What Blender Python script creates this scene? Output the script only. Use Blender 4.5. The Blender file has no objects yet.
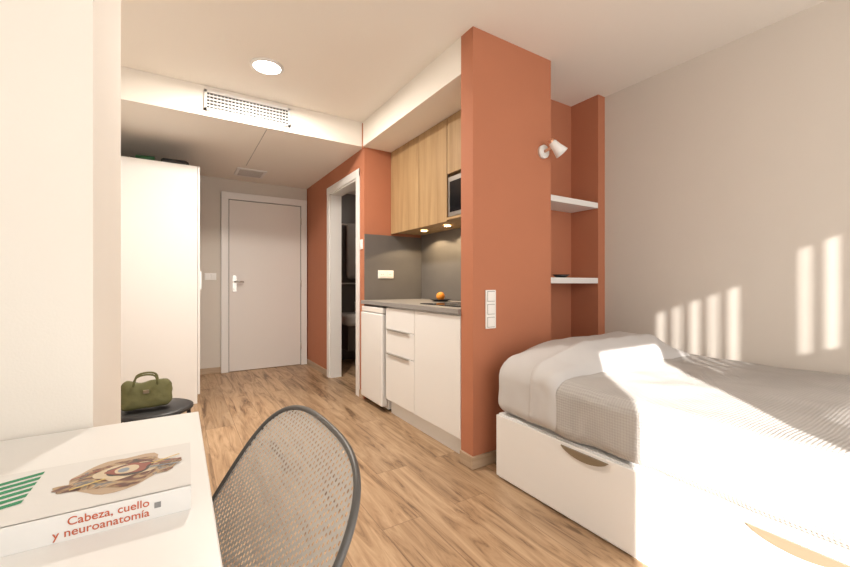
import bpy, bmesh, math, random
from mathutils import Vector, noise, Matrix
random.seed(3)
S = bpy.context.scene
COL = S.collection

# ---------------------------------------------------------------- materials
def new_mat(name, col, rough=0.5, metal=0.0, emit=None, estr=0.0, bump=0.0, bscale=200.0, var=0.0, vscale=6.0, spec=0.5):
    m = bpy.data.materials.new(name); m.use_nodes = True
    nt = m.node_tree; b = nt.nodes['Principled BSDF']
    b.inputs['Base Color'].default_value = (*col, 1)
    b.inputs['Roughness'].default_value = rough
    b.inputs['Metallic'].default_value = metal
    b.inputs['Specular IOR Level'].default_value = spec
    if emit:
        b.inputs['Emission Color'].default_value = (*emit, 1)
        b.inputs['Emission Strength'].default_value = estr
    tc = nt.nodes.new('ShaderNodeTexCoord')
    if var > 0:
        n = nt.nodes.new('ShaderNodeTexNoise'); n.inputs['Scale'].default_value = vscale
        nt.links.new(tc.outputs['Object'], n.inputs['Vector'])
        mx = nt.nodes.new('ShaderNodeMixRGB')
        mx.inputs[1].default_value = (*[c*(1-var) for c in col], 1)
        mx.inputs[2].default_value = (*[min(1, c*(1+var)) for c in col], 1)
        nt.links.new(n.outputs['Fac'], mx.inputs[0]); nt.links.new(mx.outputs[0], b.inputs['Base Color'])
    if bump > 0:
        n = nt.nodes.new('ShaderNodeTexNoise'); n.inputs['Scale'].default_value = bscale
        nt.links.new(tc.outputs['Object'], n.inputs['Vector'])
        bp = nt.nodes.new('ShaderNodeBump'); bp.inputs['Strength'].default_value = bump; bp.inputs['Distance'].default_value = 0.002
        nt.links.new(n.outputs['Fac'], bp.inputs['Height']); nt.links.new(bp.outputs[0], b.inputs['Normal'])
    return m

M = {}
M['cream'] = new_mat('paint_cream', (.84,.80,.74), .85, bump=.15, var=.015)
M['greige'] = new_mat('paint_greige', (.68,.63,.57), .85, bump=.15, var=.015)
M['ceil'] = new_mat('paint_ceiling', (.87,.83,.77), .9, bump=.1)
M['orange'] = new_mat('paint_terracotta', (.47,.178,.095), .8, bump=.3, var=.03)
M['white'] = new_mat('white_laminate', (.82,.81,.80), .4)
M['whited'] = new_mat('white_door', (.79,.76,.735), .45)
M['desk'] = new_mat('desk_white', (.86,.85,.83), .35)
M['dark'] = new_mat('black_plastic', (.02,.02,.022), .45)
M['frame'] = new_mat('chair_frame_grey', (.09,.086,.082), .4)
M['blackmetal'] = new_mat('black_metal', (.015,.015,.016), .35, .4)
M['steel'] = new_mat('brushed_steel', (.6,.58,.55), .3, 1)
M['grey'] = new_mat('splash_grey', (.145,.135,.128), .45, var=.08, vscale=8)
M['worktop'] = new_mat('worktop_grey', (.28,.262,.25), .4, var=.1, vscale=60)
M['glass'] = new_mat('hob_glass', (.01,.01,.012), .06)
M['bronze'] = new_mat('handle_bronze', (.26,.205,.14), .45, .3)
M['copper'] = new_mat('copper', (.75,.42,.28), .35, .8)
M['plastic'] = new_mat('switch_white', (.88,.87,.85), .35)
M['sheet'] = new_mat('sheet_grey', (.55,.535,.53), .95, bump=.3, bscale=500)
M['black_hole'] = new_mat('void_black', (.01,.01,.01), .9)
M['olive'] = new_mat('bag_olive', (.125,.122,.045), .75, bump=.4, bscale=80, var=.2)
M['fruit'] = new_mat('orange_peel', (.9,.32,.03), .5, bump=.5, bscale=200)
M['tile'] = new_mat('bath_tile', (.14,.125,.115), .35, var=.1)
M['page'] = new_mat('book_pages', (.85,.82,.76), .8)
M['ink'] = new_mat('title_ink', (.52,.11,.045), .6)
M['inkg'] = new_mat('grey_ink', (.25,.25,.25), .6)
M['ventg'] = new_mat('vent_mid_grey', (.5,.48,.46), .6)  # mid-grey tone of the ceiling vent louvres
M['green'] = new_mat('green_ink', (.02,.26,.11), .6)
M['lamp'] = new_mat('lamp_diffuser', (1,1,1), .5, emit=(1,.93,.82), estr=9)
M['led'] = new_mat('led_puck', (1,1,1), .5, emit=(1,.72,.38), estr=30)
M['ceramic'] = new_mat('ceramic', (.70,.68,.66), .15)

def wood_floor():
    m = bpy.data.materials.new('oak_laminate'); m.use_nodes = True
    nt = m.node_tree; N = nt.nodes; L = nt.links; b = N['Principled BSDF']
    tc = N.new('ShaderNodeTexCoord'); sp = N.new('ShaderNodeSeparateXYZ'); L.new(tc.outputs['Object'], sp.inputs[0])
    cb = N.new('ShaderNodeCombineXYZ'); L.new(sp.outputs['Y'], cb.inputs['X']); L.new(sp.outputs['X'], cb.inputs['Y'])
    br = N.new('ShaderNodeTexBrick'); L.new(cb.outputs[0], br.inputs['Vector'])
    br.inputs['Scale'].default_value = 1; br.inputs['Brick Width'].default_value = 1.25; br.inputs['Row Height'].default_value = .19
    br.inputs['Mortar Size'].default_value = .0012; br.inputs['Mortar Smooth'].default_value = .1; br.offset = .37
    br.inputs['Color1'].default_value = (0,0,0,1); br.inputs['Color2'].default_value = (1,1,1,1); br.inputs['Mortar'].default_value = (.5,.5,.5,1)
    mp = N.new('ShaderNodeMapping'); L.new(cb.outputs[0], mp.inputs['Vector']); mp.inputs['Scale'].default_value = (1.5, 13, 1)
    off = N.new('ShaderNodeVectorMath'); off.operation = 'MULTIPLY'; off.inputs[1].default_value = (9, 5, 7)
    L.new(br.outputs['Color'], off.inputs[0])
    ad = N.new('ShaderNodeVectorMath'); ad.operation = 'ADD'; L.new(mp.outputs[0], ad.inputs[0]); L.new(off.outputs[0], ad.inputs[1])
    n1 = N.new('ShaderNodeTexNoise'); n1.inputs['Scale'].default_value = 1.3; n1.inputs['Detail'].default_value = 8; n1.inputs['Roughness'].default_value = .66; n1.inputs['Distortion'].default_value = 1.2
    L.new(ad.outputs[0], n1.inputs['Vector'])
    r = N.new('ShaderNodeValToRGB'); L.new(n1.outputs['Fac'], r.inputs[0])
    e = r.color_ramp.elements; e[0].position = .34; e[0].color = (.16,.088,.044,1); e[1].position = .63; e[1].color = (.55,.38,.235,1)
    x = r.color_ramp.elements.new(.46); x.color = (.40,.255,.145,1)
    hs = N.new('ShaderNodeMixRGB'); hs.blend_type = 'MULTIPLY'; hs.inputs[0].default_value = 1
    tr = N.new('ShaderNodeMapRange'); L.new(br.outputs['Color'], tr.inputs[0]); tr.inputs[3].default_value = .86; tr.inputs[4].default_value = 1.1
    L.new(r.outputs[0], hs.inputs[1]); L.new(tr.outputs[0], hs.inputs[2])
    mm = N.new('ShaderNodeMixRGB'); L.new(br.outputs['Fac'], mm.inputs[0]); L.new(hs.outputs[0], mm.inputs[1]); mm.inputs[2].default_value = (.2,.12,.07,1)
    L.new(mm.outputs[0], b.inputs['Base Color']); b.inputs['Roughness'].default_value = .42
    bp = N.new('ShaderNodeBump'); bp.inputs['Strength'].default_value = .15; bp.inputs['Distance'].default_value = .002
    L.new(n1.outputs['Fac'], bp.inputs['Height']); L.new(bp.outputs[0], b.inputs['Normal'])
    return m
M['floor'] = wood_floor()

def oak(name, c1, c2, scale):
    m = bpy.data.materials.new(name); m.use_nodes = True
    nt = m.node_tree; N = nt.nodes; L = nt.links; b = N['Principled BSDF']
    tc = N.new('ShaderNodeTexCoord'); mp = N.new('ShaderNodeMapping'); L.new(tc.outputs['Object'], mp.inputs[0]); mp.inputs['Scale'].default_value = scale
    n = N.new('ShaderNodeTexNoise'); n.inputs['Scale'].default_value = 1; n.inputs['Detail'].default_value = 7; n.inputs['Distortion'].default_value = .6
    L.new(mp.outputs[0], n.inputs['Vector'])
    r = N.new('ShaderNodeValToRGB'); L.new(n.outputs['Fac'], r.inputs[0])
    r.color_ramp.elements[0].position = .3; r.color_ramp.elements[0].color = (*c1, 1)
    r.color_ramp.elements[1].position = .7; r.color_ramp.elements[1].color = (*c2, 1)
    L.new(r.outputs[0], b.inputs['Base Color']); b.inputs['Roughness'].default_value = .5
    return m
M['oak'] = oak('oak_cabinet', (.34,.21,.098), (.46,.31,.16), (25, 25, 2))
M['skirt'] = oak('oak_skirting', (.40,.29,.19), (.52,.39,.28), (3, 3, 30))

def blanket_mat():
    m = bpy.data.materials.new('woven_blanket'); m.use_nodes = True
    nt = m.node_tree; N = nt.nodes; L = nt.links; b = N['Principled BSDF']
    tc = N.new('ShaderNodeTexCoord')
    ws = []
    for d in ('X', 'Y', 'Z'):
        w = N.new('ShaderNodeTexWave'); w.bands_direction = d; w.inputs['Scale'].default_value = 28; w.inputs['Distortion'].default_value = 1.2
        L.new(tc.outputs['Object'], w.inputs['Vector']); ws.append(w)
    a = N.new('ShaderNodeMath'); a.operation = 'ADD'; L.new(ws[0].outputs['Fac'], a.inputs[0]); L.new(ws[1].outputs['Fac'], a.inputs[1])
    c = N.new('ShaderNodeMath'); c.operation = 'ADD'; L.new(a.outputs[0], c.inputs[0]); L.new(ws[2].outputs['Fac'], c.inputs[1])
    r = N.new('ShaderNodeMapRange'); L.new(c.outputs[0], r.inputs[0]); r.inputs[2].default_value = 3
    mx = N.new('ShaderNodeMixRGB'); L.new(r.outputs[0], mx.inputs[0]); mx.inputs[1].default_value = (.38,.36,.345,1); mx.inputs[2].default_value = (.49,.47,.45,1)
    L.new(mx.outputs[0], b.inputs['Base Color']); b.inputs['Roughness'].default_value = .95
    bp = N.new('ShaderNodeBump'); bp.inputs['Strength'].default_value = .35; bp.inputs['Distance'].default_value = .003
    L.new(c.outputs[0], bp.inputs['Height']); L.new(bp.outputs[0], b.inputs['Normal'])
    return m
M['blanket'] = blanket_mat()

def mesh_fabric():
    m = bpy.data.materials.new('chair_mesh_fabric'); m.use_nodes = True
    nt = m.node_tree; N = nt.nodes; L = nt.links; b = N['Principled BSDF']
    b.inputs['Base Color'].default_value = (.58,.555,.53,1); b.inputs['Roughness'].default_value = .5
    uv = N.new('ShaderNodeUVMap'); sp = N.new('ShaderNodeSeparateXYZ'); L.new(uv.outputs[0], sp.inputs[0])
    outs = []
    for o, k in (('X', 72.), ('Y', 52.)):
        mu = N.new('ShaderNodeMath'); mu.operation = 'MULTIPLY'; mu.inputs[1].default_value = k*math.pi; L.new(sp.outputs[o], mu.inputs[0])
        s = N.new('ShaderNodeMath'); s.operation = 'SINE'; L.new(mu.outputs[0], s.inputs[0]); outs.append(s)
    p = N.new('ShaderNodeMath'); p.operation = 'MULTIPLY'; L.new(outs[0].outputs[0], p.inputs[0]); L.new(outs[1].outputs[0], p.inputs[1])
    ab = N.new('ShaderNodeMath'); ab.operation = 'GREATER_THAN'; ab.inputs[1].default_value = .38; L.new(p.outputs[0], ab.inputs[0])
    t = N.new('ShaderNodeBsdfTransparent'); mx = N.new('ShaderNodeMixShader')
    L.new(ab.outputs[0], mx.inputs[0]); L.new(b.outputs[0], mx.inputs[1]); L.new(t.outputs[0], mx.inputs[2])
    L.new(mx.outputs[0], N['Material Output'].inputs['Surface'])
    return m
M['mesh'] = mesh_fabric()

def sheer_mat():
    m = bpy.data.materials.new('sun_dimming_sheer'); m.use_nodes = True  # added cloth material that thins the sun reaching the right wall
    nt = m.node_tree; N = nt.nodes; L = nt.links; b = N['Principled BSDF']
    b.inputs['Base Color'].default_value = (.9,.88,.85,1); b.inputs['Roughness'].default_value = .9
    t = N.new('ShaderNodeBsdfTransparent'); mx = N.new('ShaderNodeMixShader'); mx.inputs[0].default_value = .25
    L.new(b.outputs[0], mx.inputs[1]); L.new(t.outputs[0], mx.inputs[2]); L.new(mx.outputs[0], N['Material Output'].inputs['Surface'])
    return m
M['sheer'] = sheer_mat()

def anatomy_mat():
    m = bpy.data.materials.new('cover_illustration'); m.use_nodes = True
    nt = m.node_tree; N = nt.nodes; L = nt.links; b = N['Principled BSDF']
    tc = N.new('ShaderNodeTexCoord')
    n = N.new('ShaderNodeTexNoise'); n.inputs['Scale'].default_value = 30; n.inputs['Detail'].default_value = 3; n.inputs['Distortion'].default_value = 2.5
    L.new(tc.outputs['Object'], n.inputs['Vector'])
    r = N.new('ShaderNodeValToRGB'); L.new(n.outputs['Fac'], r.inputs[0])
    cr = r.color_ramp; cr.elements[0].position = .3; cr.elements[0].color = (.05,.035,.03,1); cr.elements[1].position = .78; cr.elements[1].color = (.6,.5,.38,1)
    for p, c in ((.43,(.16,.05,.03,1)), (.49,(.28,.17,.09,1)), (.56,(.50,.34,.18,1)), (.64,(.13,.14,.16,1))):
        x = cr.elements.new(p); x.color = c
    L.new(r.outputs[0], b.inputs['Base Color']); b.inputs['Roughness'].default_value = .35
    return m
M['anat'] = anatomy_mat()

# ---------------------------------------------------------------- helpers
def link(o, parent=None):
    COL.objects.link(o)
    if parent: o.parent = parent
    return o
def empty(name, loc=(0,0,0)):
    e = bpy.data.objects.new(name, None); e.empty_display_size = .05; COL.objects.link(e); return e
def mesh_obj(name, bm, mat, parent=None, smooth=False):
    me = bpy.data.meshes.new(name)
    bmesh.ops.recalc_face_normals(bm, faces=bm.faces)
    bm.to_mesh(me); bm.free()
    if smooth:
        for p in me.polygons: p.use_smooth = True
    o = bpy.data.objects.new(name, me); me.materials.append(mat); return link(o, parent)
def box(name, x0, x1, y0, y1, z0, z1, mat, parent=None, bev=0.0, rot=None):
    bm = bmesh.new(); bmesh.ops.create_cube(bm, size=1)
    bmesh.ops.scale(bm, vec=(abs(x1-x0), abs(y1-y0), abs(z1-z0)), verts=bm.verts)
    if bev > 0: bmesh.ops.bevel(bm, geom=bm.edges[:], offset=bev, segments=2, affect='EDGES', profile=.5)
    o = mesh_obj(name, bm, mat, parent); o.location = ((x0+x1)/2, (y0+y1)/2, (z0+z1)/2)
    if rot: o.rotation_euler = rot
    return o
def cyl(name, p0, p1, r, mat, parent=None, r2=None, seg=24):
    p0 = Vector(p0); p1 = Vector(p1); d = p1-p0
    bm = bmesh.new(); bmesh.ops.create_cone(bm, cap_ends=True, segments=seg, radius1=r, radius2=r if r2 is None else r2, depth=d.length)
    q = d.to_track_quat('Z', 'Y'); bmesh.ops.rotate(bm, matrix=q.to_matrix(), verts=bm.verts)
    o = mesh_obj(name, bm, mat, parent, False); o.location = (p0+p1)/2
    for p in o.data.polygons:
        if len(p.vertices) == 4: p.use_smooth = True
    return o
def tube(name, pts, r, mat, parent=None, cyclic=False, res=6):
    c = bpy.data.curves.new(name, 'CURVE'); c.dimensions = '3D'; c.bevel_depth = r; c.bevel_resolution = 4; c.resolution_u = res
    c.use_fill_caps = True
    s = c.splines.new('NURBS'); s.points.add(len(pts)-1)
    for i, p in enumerate(pts): s.points[i].co = (*p, 1)
    s.order_u = 3; s.use_endpoint_u = not cyclic; s.use_cyclic_u = cyclic
    c.materials.append(mat)
    return link(bpy.data.objects.new(name, c), parent)
def soft(name, x0, x1, y0, y1, z0, z1, r, mat, parent=None, n=24, wr=0.0, ws=5.0, fn=None, post=None):
    bm = bmesh.new(); bmesh.ops.create_cube(bm, size=2)
    bmesh.ops.subdivide_edges(bm, edges=bm.edges[:], cuts=n, use_grid_fill=True)
    h = Vector(((x1-x0)/2, (y1-y0)/2, (z1-z0)/2)); c = Vector(((x0+x1)/2, (y0+y1)/2, (z0+z1)/2))
    for v in bm.verts:
        p = Vector(v.co[i]*h[i] for i in range(3))
        q = Vector(max(-(h[i]-r), min(h[i]-r, p[i])) for i in range(3))
        d = p-q
        if d.length > 1e-6: p = q + d.normalized()*r
        if fn: p = fn(p, h)
        if wr > 0:
            w = noise.noise((p+c)*ws)*wr + noise.noise((p+c)*ws*2.7)*wr*.4
            nn = (p-q).normalized() if (p-q).length > 1e-6 else Vector((0,0,1))
            p = p + nn*w
        if post: p = post(p+c, (p.z+h.z)/(2*h.z))-c
        v.co = p
    o = mesh_obj(name, bm, mat, parent, True); o.location = c
    return o
def revolve(name, prof, center, mat, parent=None, seg=32, axis=None):
    bm = bmesh.new(); rings = []
    for (r, z) in prof:
        rings.append([bm.verts.new((r*math.cos(2*math.pi*i/seg), r*math.sin(2*math.pi*i/seg), z)) for i in range(seg)])
    for a, b_ in zip(rings, rings[1:]):
        for i in range(seg):
            bm.faces.new((a[i], a[(i+1)%seg], b_[(i+1)%seg], b_[i]))
    if axis is not None:
        q = Vector(axis).to_track_quat('Z', 'Y'); bmesh.ops.rotate(bm, matrix=q.to_matrix(), verts=bm.verts)
    o = mesh_obj(name, bm, mat, parent, True); o.location = center
    return o
def poly(name, pts, mat, parent=None):
    bm = bmesh.new(); bm.faces.new([bm.verts.new(p) for p in pts]); return mesh_obj(name, bm, mat, parent)

H = 2.51; LOW = 2.29; XR = 2.83; XL = -.60; YB = 5.2; YF = -1.2; XH = 1.43; YK = 3.32; XK = 1.415

# ---------------------------------------------------------------- shell
box('floor', XL-.1, XR+.1, YF-.15, YB+.1, -.05, 0, M['floor'])
box('ceiling', XL-.1, XR+.1, YF-.15, YB+.1, H, H+.08, M['ceil'])
box('wall_right', XR, XR+.1, YF-.15, YB+.1, 0, H, M['greige'])
box('wall_left', XL-.1, XL, YF-.15, YB+.1, 0, H, M['cream'])
box('wall_back', XL, XR, YB, YB+.1, 0, LOW, M['greige'])
box('wall_pier', XL, -.152, 1.07, 1.54, 0, H, M['cream'])
box('ceiling_bulkhead_hall', XL, XR, YK, YB, LOW, H, M['ceil'])
box('ceiling_bulkhead_kitchen', XK, 2.035, 1.855, YK, LOW, H, M['ceil'])
box('wall_partition', XK, 2.068, 1.744, 1.855, 0, H, M['orange'])
box('trim_corner', XK-.008, XK+.002, YK-.008, YK-.002, LOW-.02, H-.01, M['orange'])
hw = empty('wall_hall')
box('pier_near', XH, XH+.12, YK+.1, 3.49, 0, LOW, M['orange'], hw)
box('pier_far', XH, XH+.12, 4.27, YB, 0, LOW, M['orange'], hw)
box('lintel', XH, XH+.12, 3.49, 4.27, 2.05, LOW, M['orange'], hw)
box('wall_kitchen_end', XH, 2.068, YK, YK+.1, 0, LOW, M['orange'])
box('wall_kitchen_back', 2.035, 2.068, 1.855, YK, 0, H, M['grey'])
box('wall_niche_back', 2.068, XR, 2.107, 2.2, 0, H, M['orange'])
box('wall_niche_side_left', 2.068, 2.075, 1.855, 2.107, 0, H, M['orange'])
box('wall_niche_side_right', 2.745, XR, 1.86, 2.107, 0, H, M['orange'])
box('wall_bathroom_side', 2.6, 2.65, YK+.1, YB, 0, LOW, M['tile'])
box('wall_bathroom_back', XH+.12, 2.6, YB-.03, YB, 0, LOW, M['tile'])

DL, DR, DZ = -.53, .13, 1.76  # unseen openings, sized to throw the sun patches on wall and bed
WL, WR_ = .24, 1.22
ww = empty('wall_front')
def wb(n, x0, x1, z0, z1): box(n, x0, x1, YF-.12, YF, z0, z1, M['cream'], ww)
wb('left', XL, DL, 0, H); wb('over_door', DL, DR, DZ, H); wb('between', DR, WL, 0, H)
wb('sill', WL, WR_, 0, 1.22); wb('over_window', WL, WR_, 2.08, H); wb('right', WR_, XR, 0, H)
w1 = empty('window_1')  # unseen window; panels and slats added to shape the sun patches
for n, a in (('jamb_l', (WL,WL+.02,1.22,2.08)), ('jamb_r', (WR_-.02,WR_,1.22,2.08)), ('mullion', (.80,.95,1.22,2.08)),
             ('sun_block_low', (WL,WR_,1.30,1.47)), ('head', (WL,WR_,2.06,2.08)), ('sun_block_top', (WL,.85,1.97,2.08))):  # low and top panels added to cut off the sun
    box(n, a[0], a[1], YF-.10, YF-.04, a[2], a[3], M['white'], w1)
k = 0; x = .335
while x < 1.2:
    if not (.77 < x < .97): box('stripe_slat_%d' % k, x, x+.032, YF-.09, YF-.07, 1.47, 2.06, M['white'], w1)  # added slats that stripe the sun on the wall
    x += .098; k += 1
cu = empty('sun_dimming_sheer')  # unseen curtain, added to dim the wall sun patches
bm = bmesh.new(); prev = None
for i in range(121):
    x = .20+1.12*i/120; y = YF+.05+.018*math.sin(i*.9)
    cur = (bm.verts.new((x, y, 1.0)), bm.verts.new((x, y, 2.2)))
    if prev: bm.faces.new((prev[0], cur[0], cur[1], prev[1]))
    prev = cur
mesh_obj('drape', bm, M['sheer'], cu, True)
cyl('rod', (.14, YF+.05, 2.21), (1.40, YF+.05, 2.21), .012, M['steel'], cu)
for x in (.17, 1.37): cyl('bracket_%d' % int(x*10), (x, YF, 2.21), (x, YF+.05, 2.21), .008, M['steel'], cu)
w2 = empty('window_2')
for n, a in (('stile_l', (DL,DL+.02,0,DZ)), ('stile_r', (DR-.02,DR,0,DZ)), ('head', (DL,DR,DZ-.03,DZ))):
    box(n, a[0], a[1], YF-.10, YF-.04, a[2], a[3], M['white'], w2)

def skirt(n, *a): box(n, *a, M['skirt'], None, .003)
skirt('baseboard_back_left', .165, .42, YB-.014, YB, 0, .07)
skirt('baseboard_hall_far', XH-.014, XH, 4.36, YB-.06, 0, .07)
skirt('baseboard_hall_near', XH-.014, XH, 3.335, 3.41, 0, .07)
skirt('baseboard_partition_front', XK-.014, 2.06, 1.730, 1.744, 0, .07)
skirt('baseboard_partition_side', XK-.014, XK, 1.744, 1.852, 0, .07)
skirt('baseboard_pier', -.152, -.138, 1.085, 1.54, 0, .07)

d = empty('door_1')
box('leaf', .508, 1.335, YB-.035, YB-.002, .006, 2.04, M['whited'], d, .003)
box('frame_left', .423, .500, YB-.05, YB-.002, 0, 2.13, M['white'], d, .004)
box('frame_right', 1.343, 1.418, YB-.05, YB-.002, 0, 2.13, M['white'], d, .004)
box('frame_top', .423, 1.418, YB-.052, YB-.002, 2.05, 2.13, M['white'], d, .004)
box('shadow_gap_l', .500, .508, YB-.03, YB-.002, 0, 2.05, M['inkg'], d)
box('shadow_gap_r', 1.335, 1.343, YB-.03, YB-.002, 0, 2.05, M['inkg'], d)
box('shadow_gap_t', .500, 1.343, YB-.03, YB-.002, 2.04, 2.05, M['inkg'], d)
box('handle_plate', .540, .590, YB-.043, YB-.035, .95, 1.15, M['steel'], d, .003)
cyl('handle_stem', (.565, YB-.04, 1.07), (.565, YB-.09, 1.07), .009, M['steel'], d)
cyl('handle_lever', (.558, YB-.09, 1.07), (.66, YB-.09, 1.07), .010, M['steel'], d)
cyl('lock', (.565, YB-.052, .99), (.565, YB-.04, .99), .014, M['steel'], d)
for i, z in enumerate((.25, 1.05, 1.85)):
    cyl('hinge_%d' % i, (1.339, YB-.055, z-.04), (1.339, YB-.055, z+.04), .008, M['steel'], d)

d = empty('door_2')
box('architrave_near', XH-.014, XH, 3.415, 3.490, 0, 2.12, M['white'], d, .003)
box('architrave_far', XH-.014, XH, 4.27, 4.345, 0, 2.12, M['white'], d, .003)
box('architrave_top', XH-.015, XH, 3.415, 4.345, 2.045, 2.12, M['white'], d, .003)
box('jamb_near', XH, XH+.125, 3.475, 3.495, 0, 2.05, M['white'], d)
box('jamb_far', XH, XH+.125, 4.25, 4.272, 0, 2.05, M['white'], d)
box('jamb_top', XH, XH+.125, 3.49, 4.27, 2.03, 2.05, M['white'], d)
box('leaf_open', XH+.13, 2.20, 3.44, 3.475, .006, 2.03, M['whited'], d)

t = empty('towel_rail')
for z in (1.85, 1.05): cyl('bar_%d' % int(z*10), (1.70, 5.08, z), (2.3, 5.08, z), .01, M['steel'], t)
for x in (1.72, 2.28):
    cyl('post_%d' % int(x*100), (x, 5.08, 1.0), (x, 5.08, 1.9), .01, M['steel'], t)
    cyl('bracket_%d' % int(x*100), (x, 5.08, 1.8), (x, 5.17, 1.8), .008, M['steel'], t)
soft('towel', 1.93, 2.2, 5.05, 5.11, 1.12, 1.87, .028, new_mat('towel_grey', (.35,.33,.31), .95, bump=.6), t, n=14, wr=.006, ws=9)
b = empty('wash_basin')
soft('bowl', 1.80, 2.35, 4.72, 5.165, .50, .66, .06, M['ceramic'], b, n=14)
cyl('tap', (2.07, 5.1, .64), (2.07, 5.1, .80), .014, M['steel'], b); cyl('spout', (2.07, 5.1, .79), (2.07, 4.98, .77), .012, M['steel'], b)
box('cabinet', 1.84, 2.31, 4.78, 5.165, .18, .51, M['tile'], b, .004)

g = empty('air_vent_grille')
gx0, gx1, gz0, gz1 = .16, .775, 2.330, 2.480
box('back', gx0+.01, gx1-.01, YK-.003, YK-.001, gz0+.01, gz1-.01, M['black_hole'], g)
for n, a in (('fr_b', (gx0,gx1,gz0,gz0+.018)), ('fr_t', (gx0,gx1,gz1-.018,gz1)), ('fr_l', (gx0,gx0+.018,gz0,gz1)), ('fr_r', (gx1-.018,gx1,gz0,gz1))):
    box(n, a[0], a[1], YK-.014, YK-.001, a[2], a[3], M['white'], g)
bm = bmesh.new()
def addb(bm, x0, x1, y0, y1, z0, z1):
    r = bmesh.ops.create_cube(bm, size=1)
    bmesh.ops.scale(bm, vec=(x1-x0, y1-y0, z1-z0), verts=r['verts']); bmesh.ops.translate(bm, vec=((x0+x1)/2, (y0+y1)/2, (z0+z1)/2), verts=r['verts'])
NV = 24
for i in range(1, NV):
    x = gx0+.012+i*(gx1-gx0-.024)/NV; addb(bm, x-.0028, x+.0028, YK-.007, YK-.004, gz0+.01, gz1-.01)
for i in range(1, 5):
    z = gz0+.013+i*(gz1-gz0-.026)/5; addb(bm, gx0+.01, gx1-.01, YK-.010, YK-.004, z-.0045, z+.0045)
mesh_obj('louvres', bm, M['white'], g)

v = empty('ceiling_vent')
box('plate', .53, .83, 4.60, 4.92, LOW-.012, LOW-.001, M['white'], v, .003)
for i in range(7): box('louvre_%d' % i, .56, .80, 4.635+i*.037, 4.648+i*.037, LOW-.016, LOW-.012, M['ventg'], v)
box('trim_1', .60, .603, 3.36, 4.5, LOW-.003, LOW-.0005, M['inkg'])

c = empty('ceiling_light')
revolve('ring', [(.088, .0), (.105, .0), (.105, -.008), (.088, -.012), (.088, 0)], (.504, 2.80, H-.001), M['white'], c)
revolve('diffuser', [(.0001, -.007), (.09, -.007), (.09, -.001)], (.504, 2.80, H-.001), M['lamp'], c)

w = empty('wardrobe')
wx0, wx1, wy0, wy1, wz = XL+.01, .14, 3.97, 5.10, 2.075
box('carcass', wx0, wx1, wy0, wy1, .0, wz, M['white'], w, .002)
box('door_a', wx1+.002, wx1+.02, wy0, wy0+.56, .08, wz, M['white'], w, .002)
box('door_b', wx1+.002, wx1+.02, wy0+.565, wy1, .08, wz, M['white'], w, .002)
box('pull', wx1+.022, wx1+.034, wy0+.05, wy0+.065, 1.0, 1.16, M['steel'], w)
c = empty('duffel_bag')
soft('body', -.13, .08, 4.05, 4.3, wz+.004, wz+.059, .025, M['dark'], c, n=10, wr=.003, ws=12)
c = empty('green_bottle')
cyl('barrel', (-.30, 4.08, wz+.028), (-.17, 4.06, wz+.028), .027, new_mat('bottle_green', (.02,.12,.05), .3), c)
cyl('neck', (-.34, 4.086, wz+.028), (-.30, 4.08, wz+.028), .011, M['dark'], c)

def plate(name, cx, cz, w_, h_, y=None, x=None, n=1, vert=False, round_=False):
    e = empty(name)
    if y is not None:
        box('plate', cx-w_/2, cx+w_/2, y-.010, y-.0005, cz-h_/2, cz+h_/2, M['plastic'], e, .003)
        for i in range(n):
            if vert:
                z = cz-h_/2+h_*(i+.5)/n; hh = h_/n*.36
                box('rocker_%d' % i, cx-w_*.33, cx+w_*.33, y-.014, y-.009, z-hh, z+hh, M['plastic'], e, .002)
                box('gap_%d' % i, cx-w_*.36, cx+w_*.36, y-.0106, y-.0099, z-hh*1.1, z+hh*1.1, M['inkg'], e)
            else:
                xx = cx-w_/2+w_*(i+.5)/n; hw_ = w_/n*.36
                box('rocker_%d' % i, xx-hw_, xx+hw_, y-.013, y-.009, cz-h_*.33, cz+h_*.33, M['plastic'], e, .002)
                if round_:
                    for s in (-1, 1): cyl('hole_%d_%d' % (i, s), (xx+s*.009, y-.0135, cz), (xx+s*.009, y-.012, cz), .003, M['dark'], e, seg=10)
    else:
        box('plate', x-.010, x-.0005, cx-w_/2, cx+w_/2, cz-h_/2, cz+h_/2, M['plastic'], e, .003)
        box('rocker', x-.014, x-.009, cx-w_*.3, cx+w_*.3, cz-h_*.3, cz+h_*.3, M['plastic'], e, .002)
    return e
plate('light_switch', 1.542, .90, .078, .225, y=1.744, n=3, vert=True)
plate('light_switch', .315, 1.13, .12, .08, y=YB, n=2)
plate('thermostat', 3.372, 1.41, .06, .09, x=XH)

# ---------------------------------------------------------------- kitchen
k = empty('kitchen_base_cabinet')
ky0, ky1 = 1.862, 2.85
box('carcass', XK+.02, 2.03, ky0, ky1, .12, .865, M['white'], k)
box('plinth', XK+.05, XK+.065, ky0, ky1, 0, .12, M['white'], k)
ys = 2.40
zz = [.125, .50, .69, .86]
for i in range(3):
    box('drawer_%d' % i, XK-.0, XK+.018, ys+.002, ky1, zz[i], zz[i+1]-.004, M['white'], k, .002)
for i in (0, 1):
    z = zz[i+1]-.004
    box('pull_%d' % i, XK-.016, XK+.002, ys+.07, ky1-.04, z-.006, z+.003, M['steel'], k, .001)
box('door', XK, XK+.018, ky0, ys-.002, .125, .856, M['white'], k, .002)
f = empty('mini_fridge')
box('cabinet', XK+.035, 1.98, 2.875, 3.305, .02, .85, M['white'], f, .005)
box('door', XK-.025, XK+.03, 2.875, 3.305, .05, .80, M['white'], f, .01)
box('control_strip', XK-.015, XK+.03, 2.875, 3.305, .806, .85, M['whited'], f, .004)
for y in (2.92, 3.26): cyl('foot_%d' % int(y*100), (XK+.08, y, 0), (XK+.08, y, .03), .018, M['dark'], f)
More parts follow.
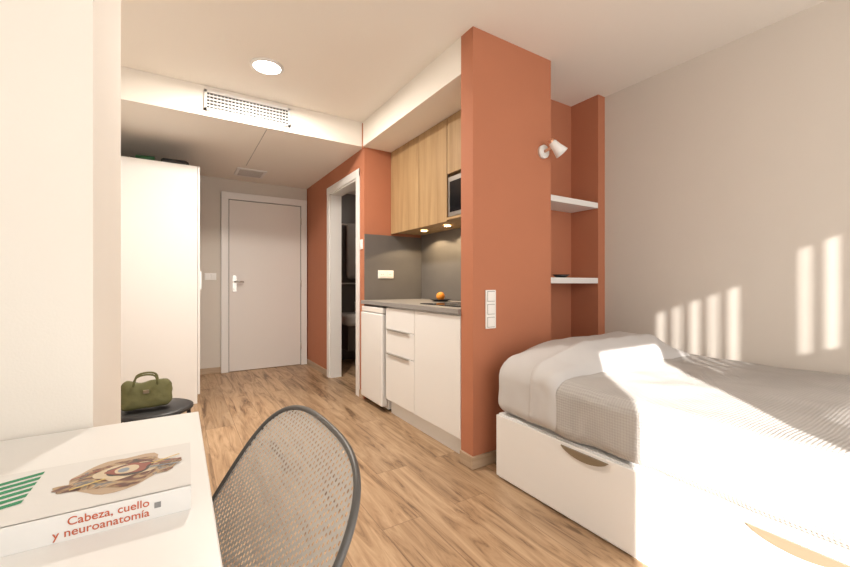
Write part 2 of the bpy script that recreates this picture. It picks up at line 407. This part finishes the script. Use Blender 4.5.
wtop = empty('kitchen_worktop')
box('slab', XK-.02, 2.033, 1.857, YK-.002, .868, .90, M['worktop'], wtop, .002)
bs = empty('trim_backsplash')
box('end_panel', XH+.001, 2.033, YK-.012, YK-.001, .90, 1.50, M['grey'], bs)
hob = empty('cooktop')
box('glass', XK+.08, XK+.56, 1.93, 2.45, .9005, .906, M['glass'], hob, .002)
for i, (x, y, r) in enumerate(((1.62, 2.06, .075), (1.62, 2.31, .09), (1.85, 2.06, .09), (1.85, 2.31, .07))):
    revolve('ring_%d' % i, [(r-.002, .0), (r-.002, .0006), (r, .0006), (r, 0)], (x, y, .906), M['inkg'], hob)
u = empty('kitchen_wall_cabinets')
ux = 1.70; ub = 1.525
box('carcass_a', ux+.02, 2.033, 2.405, YK-.014, ub, LOW-.002, M['oak'], u)
box('carcass_b', ux+.02, 2.033, 1.857, 2.403, 1.87, LOW-.002, M['oak'], u)
box('shelf_b', ux+.0, 2.033, 1.857, 2.403, ub, ub+.018, M['oak'], u)
box('door_a', ux, ux+.018, 2.810, YK-.004, ub-.01, LOW-.003, M['oak'], u, .0015)
box('door_b', ux, ux+.018, 2.405, 2.803, ub-.01, LOW-.003, M['oak'], u, .0015)
box('door_c', ux, ux+.018, 1.858, 2.397, 1.865, LOW-.003, M['oak'], u, .0015)
for y in (2.8065, 2.401): box('gap_%d' % int(y*100), ux+.012, ux+.021, y-.004, y+.004, ub, LOW-.01, M['dark'], u)
mw = empty('microwave')
box('body', ux+.02, 2.02, 1.87, 2.385, ub+.018, 1.84, M['dark'], mw, .004)
box('front', ux-.002, ux+.02, 1.87, 2.385, ub+.02, 1.838, M['steel'], mw, .004)
box('window', ux-.006, ux-.001, 2.02, 2.36, ub+.05, 1.80, M['glass'], mw, .002)
box('controls', ux-.006, ux-.001, 1.885, 1.99, ub+.05, 1.80, M['dark'], mw, .002)
cyl('knob', (ux-.02, 1.94, ub+.10), (ux-.004, 1.94, ub+.10), .018, M['steel'], mw)
for i, y in enumerate((2.98, 2.62)):
    l = empty('cabinet_downlight')
    revolve('puck', [(.0001, -.004), (.028, -.004), (.028, 0)], (1.86, y, ub-.002), M['led'], l)
    revolve('bezel', [(.028, -.007), (.036, -.007), (.036, 0)], (1.86, y, ub-.002), M['steel'], l)
plate('wall_socket', 1.64, 1.135, .16, .075, y=YK-.012, n=2, round_=True)
p = empty('fruit_plate')
revolve('dish', [(.0001, .004), (.05, .004), (.085, .018), (.088, .016), (.05, 0), (.0001, 0)], (1.86, 2.72, .901), M['dark'], p)
fr = empty('orange_fruit')
prof = [(max(.0001, .036*math.sin(a*math.pi/16)), -.036*math.cos(a*math.pi/16)) for a in range(17)]
revolve('peel', prof, (1.86, 2.72, .943), M['fruit'], fr)
cyl('stem_scar', (1.86, 2.72, .977), (1.86, 2.72, .981), .004, M['green'], fr, seg=8)

for z in (1.652, 1.072):
    s = empty('wall_shelf')
    box('board', 2.076, 2.744, 1.86, 2.106, z-.021, z+.021, M['white'], s, .002)
a = empty('trinket_dish')
revolve('dish', [(.0001, .003), (.03, .003), (.06, .022), (.064, .022), (.034, 0), (.0001, 0)], (2.40, 1.93, 1.094), M['dark'], a)
soft('keys', 2.375, 2.415, 1.915, 1.945, 1.099, 1.118, .008, M['bronze'], a, n=6)
s = empty('wall_spotlight')
bx, bz = 1.985, 1.895
cyl('wall_plate', (bx, 1.744, bz), (bx, 1.722, bz), .042, M['white'], s, seg=32)
cyl('arm', (bx, 1.724, bz), (bx+.01, 1.665, bz+.015), .009, M['copper'], s)
ax = Vector((.60, -.25, -.62)).normalized(); c0 = Vector((bx+.0, 1.66, bz+.035))
revolve('shade', [(.0001, -.012), (.018, -.010), (.025, 0), (.031, .04), (.043, .088), (.040, .088), (.028, .04), (.0001, .025)], c0, M['white'], s, axis=ax)
cyl('collar', c0-ax*.024, c0-ax*.004, .019, M['copper'], s)

# ---------------------------------------------------------------- bed
B = empty('bed')
bx0, bx1, by0, by1 = 1.46, 2.815, -.42, 1.60
box('base', bx0+.02, bx1, by0, by1, .0, .345, M['white'], B)
box('front_a', bx0, bx0+.018, .802, by1, .015, .34, M['white'], B, .002)
box('front_b', bx0, bx0+.018, by0, .798, .015, .34, M['white'], B, .002)
for nm, yc in (('pull_a', 1.055), ('pull_b', .375)):
    pts = []
    for i in range(17):
        s_ = -1+2*i/16; pts.append((bx0-.002, yc+s_*.115, .327))
    for i in range(17):
        s_ = 1-2*i/16; pts.append((bx0-.002, yc+s_*.115, .327-.034*(1-s_*s_)**.8-.001))
    bm = bmesh.new(); vs = [bm.verts.new(p) for p in pts[:17]]+[bm.verts.new(p) for p in pts[18:-1]]
    f_ = bm.faces.new(vs); r_ = bmesh.ops.extrude_face_region(bm, geom=[f_])
    bmesh.ops.translate(bm, vec=(-.008, 0, 0), verts=[v for v in r_['geom'] if isinstance(v, bmesh.types.BMVert)])
    mesh_obj(nm, bm, M['bronze'], B)
def sstep(a_, b_, x_):
    t_ = max(0, min(1, (x_-a_)/(b_-a_))); return t_*t_*(3-2*t_)
def bump(x_, y_):
    fx = sstep(1.44, 1.85, x_)*(1-sstep(2.45, 2.74, x_)); fx = .45*sstep(1.42,1.55,x_)*(1-sstep(2.45,2.74,x_))+.55*fx
    fy = sstep(1.14, 1.37, y_)*(1-.35*sstep(1.50, 1.62, y_))
    return .135*fx*fy
def pillowed(P, t_):
    if t_ > .4: P = P.copy(); P.z += bump(P.x, P.y)*sstep(.4, .95, t_)
    if P.x < 1.52: P.x += .010*math.sin(P.y*26)*(1-t_)*sstep(.6,1.2,P.y)
    return P
soft('mattress', bx0+.01, bx1-.005, by0+.02, by1-.01, .345, .575, .06, M['sheet'], B, n=40, wr=.004, ws=5)
soft('blanket', bx0-.012, bx1, by0, 1.32, .350, .600, .06, M['blanket'], B, n=80, wr=.010, ws=3.2, post=pillowed)
soft('sheet_cover', bx0-.004, bx1-.004, 1.10, by1+.005, .352, .596, .06, M['sheet'], B, n=60, wr=.010, ws=5, post=pillowed)
soft('turned_back_fold', bx0-.024, bx1-.10, 1.18, 1.36, .365, .625, .05, M['sheet'], B, n=50, wr=.014, ws=6, post=pillowed)

# ---------------------------------------------------------------- desk, book
D = empty('desk')
box('top', XL+.005, .04, -.25, 1.065, .72, .75, M['desk'], D, .002)
for i, (x, y) in enumerate(((-.56, -.2), (-.06, -.2), (-.56, 1.0), (-.06, 1.0))):
    box('leg_%d' % i, x, x+.04, y, y+.04, 0, .72, M['white'], D, .002)
box('apron', -.55, -.03, 1.01, 1.03, .64, .72, M['white'], D)

bk = empty('anatomy_book')
th = .031
bw, bd = .27, .165
box('pages', -bw+.003, -.003, .003, bd-.003, .003, th-.003, M['page'], bk)
cover = new_mat('book_cover', (.76,.75,.73), .3)
box('back_cover', -bw, 0, 0, bd, 0, .003, cover, bk)
box('front_cover', -bw, 0, 0, bd, th-.003, th, cover, bk)
box('spine', -bw, 0, -.002, .002, 0, th, cover, bk)
def blob(name, cx, cy, rx, ry, mat, z, wob=.25, seed=0, n=40):
    pts = []
    for i in range(n):
        a = 2*math.pi*i/n; k_ = 1+wob*noise.noise(Vector((math.cos(a)*1.5+seed, math.sin(a)*1.5, seed)))*2
        pts.append((cx+rx*k_*math.cos(a), cy+ry*k_*math.sin(a), z))
    return poly(name, pts, mat, bk)
bone = new_mat('print_bone', (.66,.54,.38), .4); dk = new_mat('print_dark', (.06,.045,.04), .4); red = new_mat('print_red', (.30,.08,.05), .4)
gb = new_mat('print_bluegrey', (.25,.30,.36), .4); yel = new_mat('print_yellow', (.70,.50,.14), .4)
blob('plate_backing', -.085, .090, .060, .048, new_mat('print_tan', (.50,.36,.24), .4), th+.0003, .25, 5)  # tan print behind the plate art
blob('plate_art', -.080, .092, .055, .044, M['anat'], th+.0006, .3, 2)
blob('plate_nose', -.132, .074, .024, .014, M['anat'], th+.0005, .3, 7)
blob('plate_pale', -.076, .094, .036, .026, bone, th+.0009, .2, 9)
blob('plate_socket', -.074, .096, .029, .020, dk, th+.0011, .15, 3)
blob('plate_muscle', -.074, .097, .025, .016, red, th+.0013, .2, 6)
blob('plate_eye', -.078, .096, .015, .013, bone, th+.0015, .06, 4)
blob('plate_iris', -.082, .095, .007, .007, gb, th+.0017, .05, 4)
for i, (x0, y0, x1, y1, m_) in enumerate(((-.05,.10,-.015,.118,yel), (-.05,.094,-.012,.100,red), (-.052,.088,-.014,.084,gb), (-.11,.11,-.14,.095,red), (-.10,.076,-.135,.062,yel))):
    dx, dy = x1-x0, y1-y0; l_ = math.hypot(dx, dy); nx, ny = -dy/l_*.0016, dx/l_*.0016
    poly('nerve_%d' % i, [(x0-nx,y0-ny,th+.0019), (x1-nx,y1-ny,th+.0019), (x1+nx,y1+ny,th+.0019), (x0+nx,y0+ny,th+.0019)], m_, bk)
for i in range(6):
    y = .030+i*.017
    poly('stripe_%d' % i, [(-.245, y, th+.0004), (-.178, y+.026, th+.0004), (-.178, y+.036, th+.0004), (-.245, y+.010, th+.0004)], M['green'], bk)
def text(s_, name, size, loc, rot, mat, parent, shear=0, align='LEFT'):
    c_ = bpy.data.curves.new(name, 'FONT'); c_.body = s_; c_.size = size; c_.extrude = .0001; c_.align_x = align; c_.shear = shear; c_.offset = .0001
    c_.materials.append(mat); o = bpy.data.objects.new(name, c_); o.location = loc; o.rotation_euler = rot; return link(o, parent)
RX = (math.pi/2, 0, 0)
text('Cabeza, cuello', 'title_line_1', .0135, (-.045, -.0025, .0175), RX, M['ink'], bk, align='RIGHT')
text('y neuroanatomía', 'title_line_2', .0135, (-.045, -.0025, .005), RX, M['ink'], bk, align='RIGHT')
box('publisher_mark', -.040, -.033, -.0028, -.002, .013, .020, M['inkg'], bk)
bk.location = (.014, .610, .7502); bk.rotation_euler = (0, 0, math.radians(-1))

# ---------------------------------------------------------------- office chair
C = empty('office_chair')
yc = .675; W = .255
def bpt(a_, b_):
    f_ = 1.0
    if b_ > .5: f_ = (1-((b_-.5)/.5)**4)**(1/3.6) if b_ < 1 else 0
    if b_ < .2: f_ = .80+.20*math.sin(b_/.2*math.pi/2)
    y = yc+a_*W*f_
    x = .015+.21*b_**1.15 - .025*(a_*f_)**2
    z = .47+.330*b_
    return Vector((x, y, z))
NA, NB = 30, 40
bm = bmesh.new(); uvl = bm.loops.layers.uv.new('UVMap'); gr = []
bs_ = [ (1-(1-i/NB)**2.6) for i in range(NB+1)]
for b_ in bs_:
    gr.append([bm.verts.new(bpt(-1+2*i/NA, min(b_, .9999))) for i in range(NA+1)])
for j in range(NB):
    for i in range(NA):
        f_ = bm.faces.new((gr[j][i], gr[j][i+1], gr[j+1][i+1], gr[j+1][i]))
        for l_ in f_.loops: l_[uvl].uv = ((l_.vert.co.y-yc)/(2*W)+.5, (l_.vert.co.z-.47)/.33)
mesh_obj('mesh_back', bm, M['mesh'], C, True)
rim = [bpt(-1, b_) for b_ in bs_[:-1]] + [bpt(0, 1)] + [bpt(1, b_) for b_ in reversed(bs_[:-1])]
tube('back_frame', rim + [bpt(.5, 0), bpt(-.5, 0)], .0052, M['frame'], C, cyclic=True, res=2)
tube('back_spine', [bpt(0, .35)+Vector((-.0, 0, -.02)), Vector((.05, yc, .50)), Vector((.03, yc, .42)), Vector((-.10, yc, .40))], .016, M['dark'], C)
soft('seat', -.40, .02, .455, .895, .425, .485, .03, M['dark'], C, n=18)
cyl('gas_lift', (-.17, yc, .10), (-.17, yc, .43), .025, M['blackmetal'], C)
for i in range(5):
    a_ = 2*math.pi*i/5+.3; p_ = Vector((-.17+.27*math.cos(a_), yc+.27*math.sin(a_), .075))
    cyl('leg_%d' % i, (-.17, yc, .11), p_, .022, M['dark'], C, r2=.013)
    q_ = Vector((math.sin(a_), -math.cos(a_), 0))*.012; w_ = Vector((p_.x, p_.y, .028))
    cyl('caster_%d' % i, w_-q_, w_+q_, .028, M['dark'], C); cyl('caster_pin_%d' % i, w_, p_, .006, M['steel'], C)

# ---------------------------------------------------------------- stool + handbag
T = empty('stool')
sx, sy = -.10, 2.32
revolve('seat', [(.0001, .0), (.15, .0), (.165, .008), (.165, .018), (.15, .025), (.0001, .022)], (sx, sy, .425), M['dark'], T)
for i in range(4):
    a_ = math.pi/4+i*math.pi/2; c_, s_ = math.cos(a_), math.sin(a_)
    tube('leg_%d' % i, [(sx+c_*.06, sy+s_*.06, .418), (sx+c_*.20, sy+s_*.20, .418), (sx+c_*.21, sy+s_*.21, .36), (sx+c_*.23, sy+s_*.23, .0)], .010, M['blackmetal'], T)
tube('ring', [(sx+.17*math.cos(i*math.pi/8), sy+.17*math.sin(i*math.pi/8), .20) for i in range(16)], .007, M['blackmetal'], T, cyclic=True)
G = empty('handbag')
def bagf(p, h):
    t_ = (p.z/h.z+1)/2; p = p.copy(); p.x *= 1-.12*t_; p.y *= 1-.70*t_**1.3; p.z += (-.008*math.cos(p.x/h.x*2.6)+.004*math.sin(p.x*60))*t_; return p
gx = sx-.030
soft('body', gx-.108, gx+.108, sy-.065, sy+.065, .460, .585, .034, M['olive'], G, n=24, wr=.006, ws=18, fn=bagf)
for s_ in (-1, 1):
    tube('handle_%d' % s_, [(gx-.05, sy+s_*.022, .55), (gx-.05, sy+s_*.03, .595), (gx-.025, sy+s_*.027, .615), (gx+.025, sy+s_*.027, .615), (gx+.045, sy+s_*.03, .595), (gx+.045, sy+s_*.022, .55)], .0045, M['olive'], G)
box('clasp', gx-.012, gx+.012, sy-.050, sy-.034, .530, .545, M['bronze'], G, .002)

# ---------------------------------------------------------------- lights
def area(name, loc, rot, sx_, sy_, e, col):
    l = bpy.data.lights.new(name, 'AREA'); l.shape = 'RECTANGLE'; l.size = sx_; l.size_y = sy_; l.energy = e; l.color = col
    o = bpy.data.objects.new(name, l); o.location = loc; o.rotation_euler = rot; return link(o)
area('daylight_fill', (1.15, YF+.12, 1.35), (math.radians(90), 0, 0), 2.8, 2.1, 38, (1, .98, .95))  # added soft fill inside the window wall, standing in for daylight
sun = bpy.data.lights.new('sun', 'SUN'); sun.energy = 17; sun.angle = math.radians(.6); sun.color = (1, .95, .88)
so = bpy.data.objects.new('sun', sun); link(so)
az = math.atan(.93); el = math.atan(.30)
dv = Vector((math.sin(az)*math.cos(el), math.cos(az)*math.cos(el), -math.sin(el)))
so.rotation_euler = dv.to_track_quat('-Z', 'Y').to_euler()
def point(name, loc, e, col, r=.06):
    l = bpy.data.lights.new(name, 'POINT'); l.energy = e; l.color = col; l.shadow_soft_size = r
    o = bpy.data.objects.new(name, l); o.location = loc; return link(o)
area('ceiling_lamp_glow', (.504, 2.80, H-.03), (0, 0, 0), .18, .18, 38, (1, .92, .82))
point('bathroom_fill', (2.1, 4.3, 2.1), 3, (1, .9, .8))  # added fill for the bathroom, no fitting behind it
for i, y in enumerate((2.98, 2.62)):
    l = bpy.data.lights.new('cabinet_led', 'SPOT'); l.energy = 8; l.spot_size = math.radians(140); l.color = (1, .75, .45); l.shadow_soft_size = .02
    o = bpy.data.objects.new('cabinet_led', l); o.location = (1.88, y, ub-.015); link(o)

w = bpy.data.worlds.new('sky'); S.world = w; w.use_nodes = True
nt = w.node_tree; bg = nt.nodes['Background']; sk = nt.nodes.new('ShaderNodeTexSky')
sk.sky_type = 'HOSEK_WILKIE'; sk.sun_direction = (-dv).normalized(); sk.turbidity = 3
nt.links.new(sk.outputs[0], bg.inputs[0]); bg.inputs['Strength'].default_value = 1.2

cam = bpy.data.cameras.new('camera'); cam.sensor_width = 36; cam.lens = 393/850*36; cam.clip_start = .02
co = bpy.data.objects.new('camera', cam); co.location = (0, 0, 1.05); co.rotation_euler = (math.radians(90), 0, math.radians(-32.1)); link(co)
S.camera = co
S.view_settings.view_transform = 'Standard'; S.view_settings.look = 'None'; S.view_settings.exposure = 0.25
